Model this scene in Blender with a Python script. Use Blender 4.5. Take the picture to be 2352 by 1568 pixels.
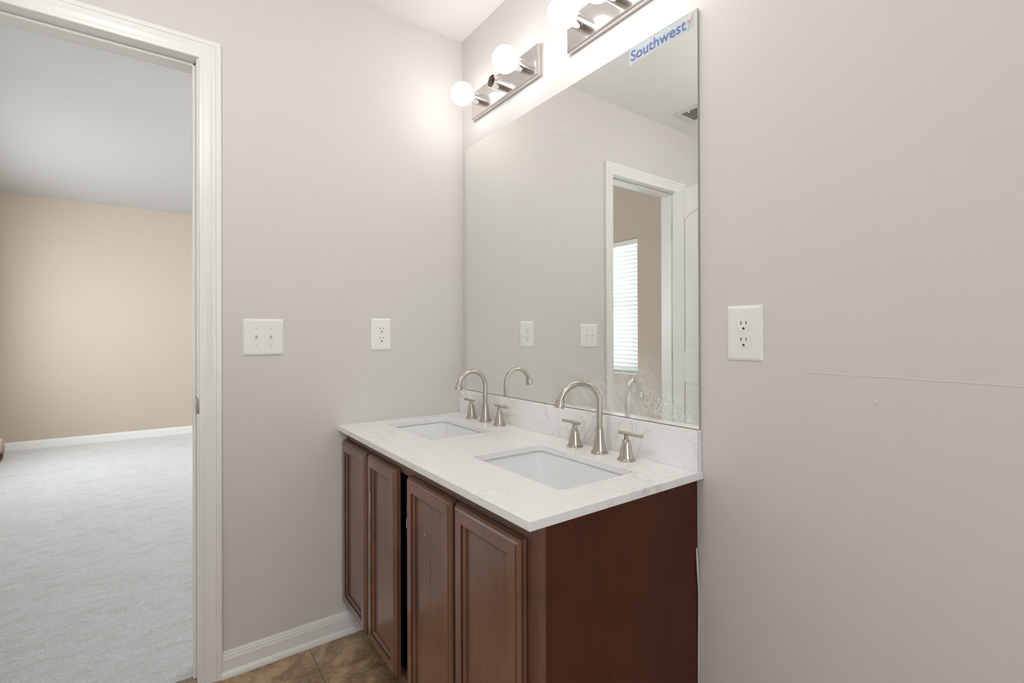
import bpy, bmesh, math, random
from mathutils import Vector, Matrix
for o in list(bpy.data.objects): bpy.data.objects.remove(o, do_unlink=True)
S = bpy.context.scene
COL = S.collection
R = math.radians
PI = math.pi

# ------------------------------------------------------------------ camera
F_PX = 1108.6
cd = bpy.data.cameras.new('camera'); cam = bpy.data.objects.new('camera', cd); COL.objects.link(cam)
cd.sensor_fit = 'HORIZONTAL'; cd.sensor_width = 36.0; cd.lens = F_PX / 2352 * 36.0
cd.shift_y = -15.87 / 2352; cd.clip_start = 0.02; cd.clip_end = 100
YAW, PITCH, ROLL = 0.62782, 0.00201, -0.00338
fwd = Vector((-math.cos(YAW) * math.cos(PITCH), math.sin(YAW) * math.cos(PITCH), math.sin(PITCH)))
rt = Vector((math.sin(YAW), math.cos(YAW), 0)); up = rt.cross(fwd)
r2 = math.cos(ROLL) * rt + math.sin(ROLL) * up; u2 = -math.sin(ROLL) * rt + math.cos(ROLL) * up
cam.matrix_world = Matrix(((r2.x, u2.x, -fwd.x, 1.9216), (r2.y, u2.y, -fwd.y, -1.1155), (r2.z, u2.z, -fwd.z, 1.1618), (0, 0, 0, 1)))
S.camera = cam

# ------------------------------------------------------------------ world, exposure, big lights
S.view_settings.view_transform = 'Standard'
S.view_settings.look = 'None'
S.view_settings.gamma = 1.0
S.view_settings.use_curve_mapping = False
S.view_settings.exposure = 0.05
w = bpy.data.worlds.new('sky'); S.world = w; w.use_nodes = True
w.node_tree.nodes['Background'].inputs[0].default_value = (0.75, 0.87, 1.0, 1)
w.node_tree.nodes['Background'].inputs[1].default_value = 2.0

BULB_W = 1.05            # W of light carried by every lit globe
CEIL_FILL_W = 18.0           # added globe lamp over the bathroom, out of view, to brighten it
BED_LAMP_W = 12.0
def area(name, loc, direction, sx, sy, power, color):
    l = bpy.data.lights.new(name, 'AREA'); l.shape = 'RECTANGLE'; l.size = sx; l.size_y = sy; l.energy = power; l.color = color
    o = bpy.data.objects.new(name, l); COL.objects.link(o); o.location = loc
    o.rotation_euler = Vector(direction).to_track_quat('-Z', 'Z').to_euler(); return o
# daylight by the mirrored bedroom window, plus added fill at unseen windows
area('daylight_window', (-1.65, -2.80, 1.45), (0, 1, 0), 1.0, 1.3, 24, (0.92, 0.965, 1.0))
area('daylight_window_bath', (3.42, -1.25, 1.15), (-1, 0, 0), 1.1, 1.4, 16, (1.0, 0.99, 0.975))  # added fill from an unseen bathroom window
area('daylight_window_side', (-3.6, -2.80, 1.45), (0, 1, 0), 1.3, 1.3, 60, (0.92, 0.96, 1.0))
area('daylight_window_north', (-2.6, 2.02, 1.45), (0, -1, 0), 1.7, 1.3, 78, (0.90, 0.95, 1.0))

# ------------------------------------------------------------------ materials
def mat(name, color, rough=0.5, metal=0.0, spec=0.5, coat=0.0, bump=None, aniso=0.0):
    m = bpy.data.materials.new(name); m.use_nodes = True
    nt = m.node_tree; b = nt.nodes['Principled BSDF']
    b.inputs['Base Color'].default_value = (*color, 1); b.inputs['Roughness'].default_value = rough
    b.inputs['Metallic'].default_value = metal; b.inputs['Specular IOR Level'].default_value = spec
    b.inputs['Coat Weight'].default_value = coat; b.inputs['Anisotropic'].default_value = aniso
    if bump:
        sc, st, dist = bump
        g = N(nt, 'ShaderNodeNewGeometry'); n = N(nt, 'ShaderNodeTexNoise'); n.inputs['Scale'].default_value = sc
        n.inputs['Detail'].default_value = 3
        bp = N(nt, 'ShaderNodeBump'); bp.inputs['Strength'].default_value = st; bp.inputs['Distance'].default_value = dist
        nt.links.new(g.outputs['Position'], n.inputs['Vector']); nt.links.new(n.outputs['Fac'], bp.inputs['Height'])
        nt.links.new(bp.outputs['Normal'], b.inputs['Normal'])
    return m
def N(nt, t, **kw):
    n = nt.nodes.new(t)
    for k, v in kw.items(): setattr(n, k, v)
    return n
def L(nt, a, b): nt.links.new(a, b)
def MA(nt, op, a, b=None, c=None, clamp=False):
    n = N(nt, 'ShaderNodeMath', operation=op); n.use_clamp = clamp
    for i, x in enumerate((a, b, c)):
        if x is None: continue
        if isinstance(x, (int, float)): n.inputs[i].default_value = x
        else: L(nt, x, n.inputs[i])
    return n.outputs[0]
def SM(nt, x, lo, hi):
    n = N(nt, 'ShaderNodeMapRange', interpolation_type='SMOOTHSTEP'); L(nt, x, n.inputs['Value'])
    n.inputs['From Min'].default_value = lo; n.inputs['From Max'].default_value = hi
    n.inputs['To Min'].default_value = 0; n.inputs['To Max'].default_value = 1
    return n.outputs[0]
def MIX(nt, f, a, b):
    n = N(nt, 'ShaderNodeMix', data_type='RGBA')
    if isinstance(f, (int, float)): n.inputs['Factor'].default_value = f
    else: L(nt, f, n.inputs['Factor'])
    for s, x in (('A', a), ('B', b)):
        i = [k for k in n.inputs if k.name == s and k.type == 'RGBA'][0]
        if isinstance(x, tuple): i.default_value = (*x, 1)
        else: L(nt, x, i)
    return [k for k in n.outputs if k.type == 'RGBA'][0]
def pos(nt, scale=(1, 1, 1), rot=(0, 0, 0)):
    g = N(nt, 'ShaderNodeNewGeometry'); m = N(nt, 'ShaderNodeMapping')
    m.inputs['Scale'].default_value = scale; m.inputs['Rotation'].default_value = rot
    L(nt, g.outputs['Position'], m.inputs['Vector']); return m.outputs[0]
def noise(nt, vec, scale, detail=4, rough=0.5, dist=0.0):
    n = N(nt, 'ShaderNodeTexNoise'); n.inputs['Scale'].default_value = scale; n.inputs['Detail'].default_value = detail
    n.inputs['Roughness'].default_value = rough; n.inputs['Distortion'].default_value = dist
    L(nt, vec, n.inputs['Vector']); return n.outputs['Fac']

GREIGE = (0.688, 0.653, 0.630)
M = {}
M['paint'] = mat('greige_wall_paint', GREIGE, 0.6, spec=0.3, bump=(260, 0.12, 0.002))
M['tan'] = mat('tan_wall_paint', (0.57, 0.475, 0.395), 0.7, spec=0.2, bump=(260, 0.1, 0.002))
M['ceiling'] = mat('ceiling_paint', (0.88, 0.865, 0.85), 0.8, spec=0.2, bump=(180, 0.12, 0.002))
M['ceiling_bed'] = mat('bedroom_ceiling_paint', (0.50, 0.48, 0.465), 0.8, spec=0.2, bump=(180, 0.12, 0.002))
M['trim'] = mat('white_trim_enamel', (0.84, 0.83, 0.80), 0.32, spec=0.5)
M['plate'] = mat('white_plastic', (0.85, 0.85, 0.81), 0.28)
M['slot'] = mat('dark_slot', (0.03, 0.025, 0.02), 0.6)
M['nickel'] = mat('brushed_nickel', (0.53, 0.48, 0.42), 0.28, 1.0)
M['chrome'] = mat('chrome', (0.80, 0.80, 0.82), 0.07, 1.0)
M['barmetal'] = mat('satin_nickel_plate', (0.70, 0.67, 0.65), 0.16, 1.0)
M['socket_in'] = mat('socket_insulator', (0.16, 0.11, 0.08), 0.6)
M['porcelain'] = mat('porcelain', (0.88, 0.89, 0.90), 0.12)
M['glass_edge'] = mat('mirror_edge', (0.45, 0.50, 0.45), 0.15, 0.3)
M['backing'] = mat('mirror_backing', (0.16, 0.15, 0.13), 0.6)
M['blue'] = mat('blue_ink', (0.07, 0.115, 0.31), 0.5)
M['red'] = mat('red_ink', (0.75, 0.07, 0.04), 0.5)
M['gold'] = mat('gold_ink', (0.8, 0.45, 0.05), 0.5)
M['caulk'] = mat('white_caulk', (0.66, 0.63, 0.56), 0.5)
M['chip'] = mat('white_paint_chip', (0.8, 0.78, 0.74), 0.5)
M['grille'] = mat('vent_enamel', (0.74, 0.73, 0.70), 0.4)
M['ventdark'] = mat('vent_inside', (0.10, 0.10, 0.09), 0.7)
M['hollow'] = mat('cabinet_inside', (0.03, 0.018, 0.012), 0.8)

# bathroom back wall: greige with the long hairline crease and three little dents right of the outlet
def back_wall_mat():
    m = mat('greige_wall_paint_creased', GREIGE, 0.6, spec=0.3); nt = m.node_tree; b = nt.nodes['Principled BSDF']
    p = pos(nt); sx = N(nt, 'ShaderNodeSeparateXYZ'); L(nt, p, sx.inputs[0])
    X, Z = sx.outputs[0], sx.outputs[2]
    wob = MA(nt, 'MULTIPLY', MA(nt, 'SUBTRACT', noise(nt, pos(nt, (1, 1, 0)), 14, 3), 0.5), 0.006)
    # z of the crease falls very slightly to the right
    zc = MA(nt, 'ADD', MA(nt, 'MULTIPLY_ADD', X, -0.0122, 1.0988), wob)
    d = MA(nt, 'ABSOLUTE', MA(nt, 'SUBTRACT', Z, zc))
    line = MA(nt, 'SUBTRACT', 1.0, SM(nt, d, 0.0002, 0.0020))
    gate = SM(nt, X, 1.43, 1.46)
    step = SM(nt, MA(nt, 'SUBTRACT', Z, zc), -0.0012, 0.0008)
    crease = MA(nt, 'MULTIPLY', line, gate)
    h = MA(nt, 'MULTIPLY', noise(nt, p, 260, 3), 0.10)
    h = MA(nt, 'ADD', h, MA(nt, 'MULTIPLY', crease, 0.30))
    h = MA(nt, 'ADD', h, MA(nt, 'MULTIPLY', MA(nt, 'MULTIPLY', step, gate), 0.12))
    for (dx, dz, r) in ((1.5798, 1.0294, 0.004), (1.3665, 0.695, 0.0025), (1.339, 1.2568, 0.0035)):
        q = MA(nt, 'ADD', MA(nt, 'POWER', MA(nt, 'SUBTRACT', X, dx), 2), MA(nt, 'POWER', MA(nt, 'MULTIPLY', MA(nt, 'SUBTRACT', Z, dz), 0.6), 2))
        h = MA(nt, 'ADD', h, MA(nt, 'MULTIPLY', MA(nt, 'SUBTRACT', 1.0, SM(nt, MA(nt, 'SQRT', q), 0.0, r)), 0.8))
    bp = N(nt, 'ShaderNodeBump'); bp.inputs['Strength'].default_value = 0.5; bp.inputs['Distance'].default_value = 0.003
    L(nt, h, bp.inputs['Height']); L(nt, bp.outputs['Normal'], b.inputs['Normal'])
    return m
M['paint_back'] = back_wall_mat()

def quartz(nm, k1, k2, g1, g2):
    m = mat(nm, (0.8, 0.79, 0.77), 0.22); nt = m.node_tree; b = nt.nodes['Principled BSDF']
    p = pos(nt, (1, 1, 1), (0.3, 0.2, 0.5))
    a = noise(nt, p, 3.2, 6, 0.62, 1.1); v = MA(nt, 'SUBTRACT', 1.0, SM(nt, MA(nt, 'ABSOLUTE', MA(nt, 'SUBTRACT', a, 0.5)), 0.0, 0.014))
    a2 = noise(nt, p, 5.5, 6, 0.62, 1.4); v2 = MA(nt, 'SUBTRACT', 1.0, SM(nt, MA(nt, 'ABSOLUTE', MA(nt, 'SUBTRACT', a2, 0.5)), 0.0, 0.024))
    big = SM(nt, noise(nt, p, 2.3, 2), g1, g1 + 0.18)
    big2 = SM(nt, noise(nt, pos(nt, (1, 1, 1), (1, 2, 0.3)), 3.0, 2), g2, g2 + 0.16)
    f = MA(nt, 'ADD', MA(nt, 'MULTIPLY', MA(nt, 'MULTIPLY', v, big), k1), MA(nt, 'MULTIPLY', MA(nt, 'MULTIPLY', v2, big2), k2), clamp=True)
    c = MIX(nt, f, (0.90, 0.895, 0.885), (0.43, 0.41, 0.38))
    c2 = MIX(nt, MA(nt, 'MULTIPLY', SM(nt, noise(nt, p, 6, 5), 0.5, 0.8), 0.12), c, (0.66, 0.64, 0.61))
    L(nt, c2, b.inputs['Base Color']); return m
M['quartz'] = quartz('white_veined_quartz', 0.26, 0.22, 0.42, 0.50)
M['quartz_splash'] = quartz('white_veined_quartz_strip', 0.36, 0.34, 0.30, 0.38)

def wood(name, base, dark, rough, grain_axis=2, spec=0.5, coat=0.25):
    m = mat(name, base, rough, spec=spec, coat=coat); nt = m.node_tree; b = nt.nodes['Principled BSDF']
    b.inputs['Coat Roughness'].default_value = 0.14
    s = [22, 22, 22]; s[grain_axis] = 1.6
    n1 = noise(nt, pos(nt, tuple(s)), 3.0, 6, 0.6, 0.4)
    n2 = noise(nt, pos(nt), 5.0, 3)
    f = MA(nt, 'ADD', MA(nt, 'MULTIPLY', SM(nt, n1, 0.3, 0.75), 0.35), MA(nt, 'MULTIPLY', SM(nt, n2, 0.35, 0.7), 0.65), clamp=True)
    L(nt, MIX(nt, f, base, dark), b.inputs['Base Color'])
    bp = N(nt, 'ShaderNodeBump'); bp.inputs['Strength'].default_value = 0.08; bp.inputs['Distance'].default_value = 0.001
    L(nt, n1, bp.inputs['Height']); L(nt, bp.outputs['Normal'], b.inputs['Normal']); return m
M['wood'] = wood('brown_stained_wood', (0.215, 0.095, 0.058), (0.135, 0.056, 0.033), 0.30, coat=0.6)
M['glaze'] = wood('dark_glazed_groove', (0.060, 0.024, 0.014), (0.035, 0.014, 0.008), 0.30, coat=0.4)  # recess shade put into the groove colour; the scratch uses it too
M['wood_side'] = wood('brown_laminate_side', (0.085, 0.022, 0.009), (0.056, 0.014, 0.005), 0.6, spec=0.25, coat=0.0)  # side panel colour darkened to stand in for its shade
M['wood_frame'] = wood('brown_stained_face_frame', (0.15, 0.066, 0.042), (0.10, 0.043, 0.027), 0.36)

def tile():
    m = mat('brown_stone_vinyl', (0.2, 0.15, 0.1), 0.42); nt = m.node_tree; b = nt.nodes['Principled BSDF']
    p = pos(nt); a = noise(nt, p, 9, 8, 0.65, 0.8); c = noise(nt, p, 38, 6, 0.7, 0.6); e = noise(nt, p, 3.2, 3)
    col = MIX(nt, SM(nt, a, 0.34, 0.66), (0.22, 0.130, 0.068), (0.55, 0.385, 0.225))
    col = MIX(nt, MA(nt, 'MULTIPLY', SM(nt, c, 0.45, 0.72), 0.6), col, (0.62, 0.47, 0.31))
    col = MIX(nt, MA(nt, 'MULTIPLY', SM(nt, e, 0.45, 0.7), 0.4), col, (0.22, 0.155, 0.095))
    sx = N(nt, 'ShaderNodeSeparateXYZ'); L(nt, p, sx.inputs[0])
    def seam(v, off):
        t = MA(nt, 'DIVIDE', MA(nt, 'SUBTRACT', v, off), 0.305); fr = MA(nt, 'ABSOLUTE', MA(nt, 'SUBTRACT', MA(nt, 'FRACT', MA(nt, 'ADD', t, 0.5)), 0.5))
        return MA(nt, 'SUBTRACT', 1.0, SM(nt, fr, 0.003, 0.009))
    s = MA(nt, 'MAXIMUM', seam(sx.outputs[0], 0.267), seam(sx.outputs[1], -0.673))
    col = MIX(nt, MA(nt, 'MULTIPLY', s, 0.6), col, (0.07, 0.05, 0.033))
    vo = N(nt, 'ShaderNodeTexVoronoi'); vo.inputs['Scale'].default_value = 42; L(nt, p, vo.inputs['Vector'])
    crumbs = MA(nt, 'MULTIPLY', MA(nt, 'SUBTRACT', 1.0, SM(nt, vo.outputs['Distance'], 0.04, 0.09)), SM(nt, noise(nt, p, 11, 1), 0.56, 0.6))
    col = MIX(nt, MA(nt, 'MULTIPLY', crumbs, 0.8), col, (0.75, 0.7, 0.6))
    L(nt, col, b.inputs['Base Color'])
    bp = N(nt, 'ShaderNodeBump'); bp.inputs['Strength'].default_value = 0.3; bp.inputs['Distance'].default_value = 0.002
    L(nt, MA(nt, 'SUBTRACT', c, s), bp.inputs['Height']); L(nt, bp.outputs['Normal'], b.inputs['Normal']); return m
M['tile'] = tile()

def carpet():
    m = mat('pale_carpet', (0.72, 0.69, 0.67), 0.95, spec=0.1); nt = m.node_tree; b = nt.nodes['Principled BSDF']
    b.inputs['Sheen Weight'].default_value = 0.3
    p = pos(nt); fine = noise(nt, p, 130, 6, 0.75, 0.6); mid = noise(nt, pos(nt, (2.8, 0.9, 1), (0, 0, 0.08)), 9, 5, 0.6, 0.4)
    big = noise(nt, pos(nt, (1.6, 0.7, 1), (0, 0, -0.35)), 2.4, 4, 0.6, 0.8)
    col = MIX(nt, SM(nt, fine, 0.30, 0.62), (0.70, 0.70, 0.715), (0.92, 0.93, 0.955))
    col = MIX(nt, MA(nt, 'MULTIPLY', SM(nt, mid, 0.45, 0.72), 0.5), col, (0.64, 0.62, 0.605))
    col = MIX(nt, MA(nt, 'MULTIPLY', SM(nt, big, 0.45, 0.7), 0.3), col, (0.70, 0.685, 0.68))
    L(nt, col, b.inputs['Base Color'])
    bp = N(nt, 'ShaderNodeBump'); bp.inputs['Strength'].default_value = 0.85; bp.inputs['Distance'].default_value = 0.014
    L(nt, MA(nt, 'ADD', MA(nt, 'MULTIPLY', fine, 0.7), MA(nt, 'MULTIPLY', mid, 0.7)), bp.inputs['Height']); L(nt, bp.outputs['Normal'], b.inputs['Normal']); return m
M['carpet'] = carpet()

def mirror_mat():
    m = bpy.data.materials.new('silvered_mirror'); m.use_nodes = True; nt = m.node_tree; nt.nodes.clear()
    out = N(nt, 'ShaderNodeOutputMaterial'); g = N(nt, 'ShaderNodeBsdfGlossy'); g.inputs['Color'].default_value = (0.87, 0.885, 0.85, 1); g.inputs['Roughness'].default_value = 0.0
    d = N(nt, 'ShaderNodeBsdfDiffuse'); d.inputs['Color'].default_value = (0.88, 0.90, 0.89, 1)
    p = pos(nt); sx = N(nt, 'ShaderNodeSeparateXYZ'); L(nt, p, sx.inputs[0]); X, Z = sx.outputs[0], sx.outputs[2]
    # dried splashes, lower right: under a line that falls to the right
    under = MA(nt, 'SUBTRACT', MA(nt, 'MULTIPLY_ADD', MA(nt, 'SUBTRACT', X, 1.00), -0.70, 1.115), Z)
    rag = MA(nt, 'MULTIPLY', MA(nt, 'SUBTRACT', noise(nt, p, 30, 3), 0.5), 0.12)
    under = MA(nt, 'ADD', under, rag)
    reg = MA(nt, 'MULTIPLY', MA(nt, 'MULTIPLY', SM(nt, under, -0.01, 0.08), SM(nt, X, 0.96, 1.03)), SM(nt, Z, 0.922, 0.945))
    drops = SM(nt, noise(nt, pos(nt, (1.0, 1, 0.5)), 230, 3, 0.7, 0.2), 0.40, 0.62)
    spots = MA(nt, 'MULTIPLY', reg, MA(nt, 'MULTIPLY_ADD', drops, 0.34, 0.14))
    vo = N(nt, 'ShaderNodeTexVoronoi'); vo.inputs['Scale'].default_value = 110; L(nt, p, vo.inputs['Vector'])
    dots = MA(nt, 'MULTIPLY', MA(nt, 'SUBTRACT', 1.0, SM(nt, vo.outputs['Distance'], 0.08, 0.20)), SM(nt, noise(nt, p, 26, 2), 0.52, 0.60))
    far = MA(nt, 'MULTIPLY', SM(nt, under, -0.34, -0.02), SM(nt, X, 0.93, 1.02))
    dots = MA(nt, 'MULTIPLY', MA(nt, 'MULTIPLY', dots, far), 0.32)
    # wiped milky film in the lower middle: soft arcs running down to the right
    wx = MA(nt, 'SUBTRACT', X, 0.62); wz = MA(nt, 'SUBTRACT', Z, 0.72)
    rad = MA(nt, 'SQRT', MA(nt, 'ADD', MA(nt, 'POWER', wx, 2), MA(nt, 'POWER', wz, 2)))
    cb = N(nt, 'ShaderNodeCombineXYZ'); L(nt, MA(nt, 'MULTIPLY', rad, 9.0), cb.inputs[0]); L(nt, MA(nt, 'MULTIPLY', MA(nt, 'ARCTAN2', wz, wx), 0.9), cb.inputs[1])
    wipe = SM(nt, noise(nt, cb.outputs[0], 2.6, 4, 0.5, 0.15), 0.32, 0.70)
    wreg = MA(nt, 'MULTIPLY', MA(nt, 'MULTIPLY', SM(nt, X, 0.55, 0.90), MA(nt, 'SUBTRACT', 1.0, SM(nt, X, 1.03, 1.14))), MA(nt, 'SUBTRACT', 1.0, SM(nt, MA(nt, 'ADD', Z, MA(nt, 'MULTIPLY', rag, 0.3)), 0.97, 1.17)))
    film = MA(nt, 'MULTIPLY', wreg, MA(nt, 'MULTIPLY_ADD', wipe, 0.30, 0.12))
    # hand smudge near the top
    q = MA(nt, 'SQRT', MA(nt, 'ADD', MA(nt, 'POWER', MA(nt, 'MULTIPLY', MA(nt, 'SUBTRACT', X, 0.70), 0.8), 2), MA(nt, 'POWER', MA(nt, 'SUBTRACT', Z, 1.845), 2)))
    sreg = MA(nt, 'SUBTRACT', 1.0, SM(nt, q, 0.04, 0.13))
    sm = SM(nt, noise(nt, pos(nt, (1.0, 1, 3.0), (0, 0.35, 0)), 12, 4, 0.5, 0.8), 0.42, 0.72)
    smudge = MA(nt, 'MULTIPLY', MA(nt, 'MULTIPLY', sm, sreg), 0.06)
    # faint overall haze, a little thicker towards the left and the bottom
    haze = MA(nt, 'MULTIPLY_ADD', MA(nt, 'MULTIPLY', MA(nt, 'SUBTRACT', 1.0, SM(nt, Z, 0.95, 1.5)), MA(nt, 'SUBTRACT', 1.0, SM(nt, X, 0.2, 0.9))), 0.13, 0.05)
    f = MA(nt, 'MAXIMUM', MA(nt, 'MAXIMUM', spots, dots), MA(nt, 'MAXIMUM', film, smudge))
    f = MA(nt, 'ADD', f, haze, clamp=True)
    mx = N(nt, 'ShaderNodeMixShader'); L(nt, f, mx.inputs[0]); L(nt, g.outputs[0], mx.inputs[1]); L(nt, d.outputs[0], mx.inputs[2])
    L(nt, mx.outputs[0], out.inputs[0]); return m
M['mirror'] = mirror_mat()

def emit(name, color, strength):
    m = bpy.data.materials.new(name); m.use_nodes = True; nt = m.node_tree; nt.nodes.clear()
    out = N(nt, 'ShaderNodeOutputMaterial'); e = N(nt, 'ShaderNodeEmission'); e.inputs[0].default_value = (*color, 1); e.inputs[1].default_value = strength
    L(nt, e.outputs[0], out.inputs[0]); return m
BR = 0.046
M['bulb'] = emit('lit_frosted_globe', (1.0, 0.98, 0.96), BULB_W / (PI * 4 * PI * BR * BR))
M['dome'] = emit('lit_ceiling_dome', (1.0, 0.985, 0.97), CEIL_FILL_W / (PI * 4 * PI * 0.11 ** 2))
M['dome_bed'] = emit('lit_warm_dome', (1.0, 0.72, 0.45), BED_LAMP_W / (PI * 4 * PI * 0.10 ** 2))

def thin(name, tint, fac, rough=0.05, col=(1, 1, 1)):
    m = bpy.data.materials.new(name); m.use_nodes = True; nt = m.node_tree; nt.nodes.clear()
    out = N(nt, 'ShaderNodeOutputMaterial'); t = N(nt, 'ShaderNodeBsdfTransparent'); t.inputs[0].default_value = (*tint, 1)
    b = N(nt, 'ShaderNodeBsdfPrincipled'); b.inputs['Base Color'].default_value = (*col, 1); b.inputs['Roughness'].default_value = rough
    mx = N(nt, 'ShaderNodeMixShader'); mx.inputs[0].default_value = fac
    L(nt, t.outputs[0], mx.inputs[1]); L(nt, b.outputs[0], mx.inputs[2]); L(nt, mx.outputs[0], out.inputs[0]); return m
M['pane'] = thin('window_glass', (0.97, 0.99, 0.98), 0.06)
M['film'] = thin('clear_sticker_film', (0.97, 0.98, 0.99), 0.30, 0.25, (0.72, 0.78, 0.84))
M['fold'] = thin('creased_sticker_film', (1, 1, 1), 0.85, 0.3, (0.85, 0.85, 0.85))
def slat_mat():
    m = bpy.data.materials.new('white_blind_slats'); m.use_nodes = True; nt = m.node_tree; nt.nodes.clear()
    out = N(nt, 'ShaderNodeOutputMaterial'); a = N(nt, 'ShaderNodeBsdfDiffuse'); a.inputs[0].default_value = (0.85, 0.86, 0.86, 1)
    t = N(nt, 'ShaderNodeBsdfTranslucent'); t.inputs[0].default_value = (0.82, 0.86, 0.88, 1); mx = N(nt, 'ShaderNodeMixShader'); mx.inputs[0].default_value = 0.12
    L(nt, a.outputs[0], mx.inputs[1]); L(nt, t.outputs[0], mx.inputs[2]); L(nt, mx.outputs[0], out.inputs[0]); return m
M['slat'] = slat_mat()

# ------------------------------------------------------------------ geometry helpers
def obj(name, bm, m, parent=None, smooth=False, bevel=0.0, segs=2):
    bmesh.ops.recalc_face_normals(bm, faces=bm.faces)
    me = bpy.data.meshes.new(name); bm.to_mesh(me); bm.free()
    for x in (m if isinstance(m, (list, tuple)) else [m]): me.materials.append(x)
    if smooth:
        for f in me.polygons: f.use_smooth = True
    o = bpy.data.objects.new(name, me); COL.objects.link(o)
    if bevel:
        b = o.modifiers.new('bevel', 'BEVEL'); b.width = bevel; b.segments = segs; b.limit_method = 'ANGLE'; b.angle_limit = R(40); b.harden_normals = False
    if smooth:
        e = o.modifiers.new('split', 'EDGE_SPLIT'); e.split_angle = R(38)
    if parent: o.parent = parent; 
    return o
def box(bm, x0, x1, y0, y1, z0, z1, mi=0):
    vs = [bm.verts.new((x, y, z)) for x in (x0, x1) for y in (y0, y1) for z in (z0, z1)]
    for q in ((0, 1, 3, 2), (4, 6, 7, 5), (0, 4, 5, 1), (2, 3, 7, 6), (0, 2, 6, 4), (1, 5, 7, 3)):
        f = bm.faces.new([vs[i] for i in q]); f.material_index = mi
    return vs
def B(*a): bm = bmesh.new(); box(bm, *a); return bm
def lathe(bm, prof, n=40, axis='Z', center=(0, 0, 0), mi=0, matrix=None):
    rings = []
    c = Vector(center)
    for (r, h) in prof:
        ring = []
        for i in range(n):
            a = 2 * PI * i / n; x, y = r * math.cos(a), r * math.sin(a)
            v = {'Z': Vector((x, y, h)), 'Y': Vector((x, h, y)), 'X': Vector((h, x, y))}[axis]
            if matrix: v = matrix @ v
            ring.append(bm.verts.new(v + c))
        rings.append(ring)
    for a, b in zip(rings, rings[1:]):
        for i in range(n):
            f = bm.faces.new((a[i], a[(i + 1) % n], b[(i + 1) % n], b[i])); f.material_index = mi
    for ring in (rings[0], rings[-1]):
        f = bm.faces.new(ring); f.material_index = mi
def tube(bm, pts, rad, n=24, caps=True):
    rings = []; pts = [Vector(p) for p in pts]
    prev = None
    for i, p in enumerate(pts):
        t = (pts[min(i + 1, len(pts) - 1)] - pts[max(i - 1, 0)]).normalized()
        a = Vector((1, 0, 0)) if abs(t.x) < 0.9 else Vector((0, 0, 1))
        if prev is not None: a = prev
        u = (a - t * a.dot(t)).normalized(); v = t.cross(u); prev = u
        r = rad[i] if isinstance(rad, (list, tuple)) else rad
        rings.append([bm.verts.new(p + (u * math.cos(2 * PI * k / n) + v * math.sin(2 * PI * k / n)) * r) for k in range(n)])
    for a, b in zip(rings, rings[1:]):
        for i in range(n): bm.faces.new((a[i], a[(i + 1) % n], b[(i + 1) % n], b[i]))
    if caps: bm.faces.new(rings[0]); bm.faces.new(rings[-1])
def empty(name, loc=(0, 0, 0), label=None, cat=None, group=None, kind=None):
    o = bpy.data.objects.new(name, None); COL.objects.link(o); o.location = loc; o.empty_display_size = 0.05
    tag(o, label, cat, group, kind); return o
def tag(o, label=None, cat=None, group=None, kind=None):
    if label: o['label'] = label
    if cat: o['category'] = cat
    if group: o['group'] = group
    if kind: o['kind'] = kind
    return o
def struct(name, bm, m, label=None, parent=None, **kw):
    o = obj(name, bm, m, parent, **kw)
    if parent is None: tag(o, label, None, None, 'structure')
    return o
def prism(bm, prof, stations):
    """prof: list of (a,b); stations: list of functions mapping (a,b)->xyz"""
    rows = [[bm.verts.new(f(a, b)) for a, b in prof] for f in stations]; n = len(prof)
    for r0, r1 in zip(rows, rows[1:]):
        for i in range(n): bm.faces.new((r0[i], r0[(i + 1) % n], r1[(i + 1) % n], r1[i]))
    bm.faces.new(rows[0]); bm.faces.new(rows[-1])

# ------------------------------------------------------------------ the setting
H = 2.505                       # bathroom ceiling
DY0, DY1, DZ = -1.0205, -1.635, 2.092    # doorway in the left wall (near jamb, hinge jamb, head)
XF, XR, YF = -5.05, 3.2, -2.30  # bedroom far wall, bathroom right wall, bathroom front wall
YB0, YB1 = -2.597, 1.85         # bedroom side walls
J = 0.018

def holed(y0, y1, x0, x1, holes, z1=3.2):
    bm = bmesh.new(); xs = x0
    for (a, b, c, d) in holes:
        box(bm, xs, a, y0, y1, 0, z1); box(bm, a, b, y0, y1, 0, c); box(bm, a, b, y0, y1, d, z1); xs = b
    box(bm, xs, x1, y0, y1, 0, z1); return bm
bm = bmesh.new()
box(bm, -0.12, 0, DY0 + J, 0.0, 0, 3.1); box(bm, -0.12, 0, YF, DY1 - J, 0, 3.1); box(bm, -0.12, 0, DY1 - J, DY0 + J, DZ + J, 3.1)
struct('wall_left', bm, M['paint'], 'greige bathroom wall with the open doorway, switch and outlet')
bm = bmesh.new(); box(bm, -0.12, XR, 0, 0.12, 0, H + 0.1)
struct('wall_back', bm, M['paint_back'], 'greige bathroom wall behind the vanity mirror')
bm = bmesh.new()
for q in ((YF, -1.80, 0, H + 0.1), (-0.70, 0.12, 0, H + 0.1), (-1.80, -0.70, 0, 0.45), (-1.80, -0.70, 1.85, H + 0.1)): box(bm, XR, XR + 0.12, *q)
struct('wall_right', bm, M['paint'], 'greige bathroom wall opposite the doorway')
struct('wall_front', B(-0.12, XR + 0.12, YF - 0.12, YF, 0, H + 0.1), M['paint'], 'greige bathroom wall facing the mirror')
struct('ceiling', B(0, XR, YF, 0, H, H + 0.1), M['ceiling'], 'white bathroom ceiling')
struct('floor', B(-0.055, XR, YF, 0, -0.05, 0), M['tile'], 'brown stone patterned vinyl bathroom floor')
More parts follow.
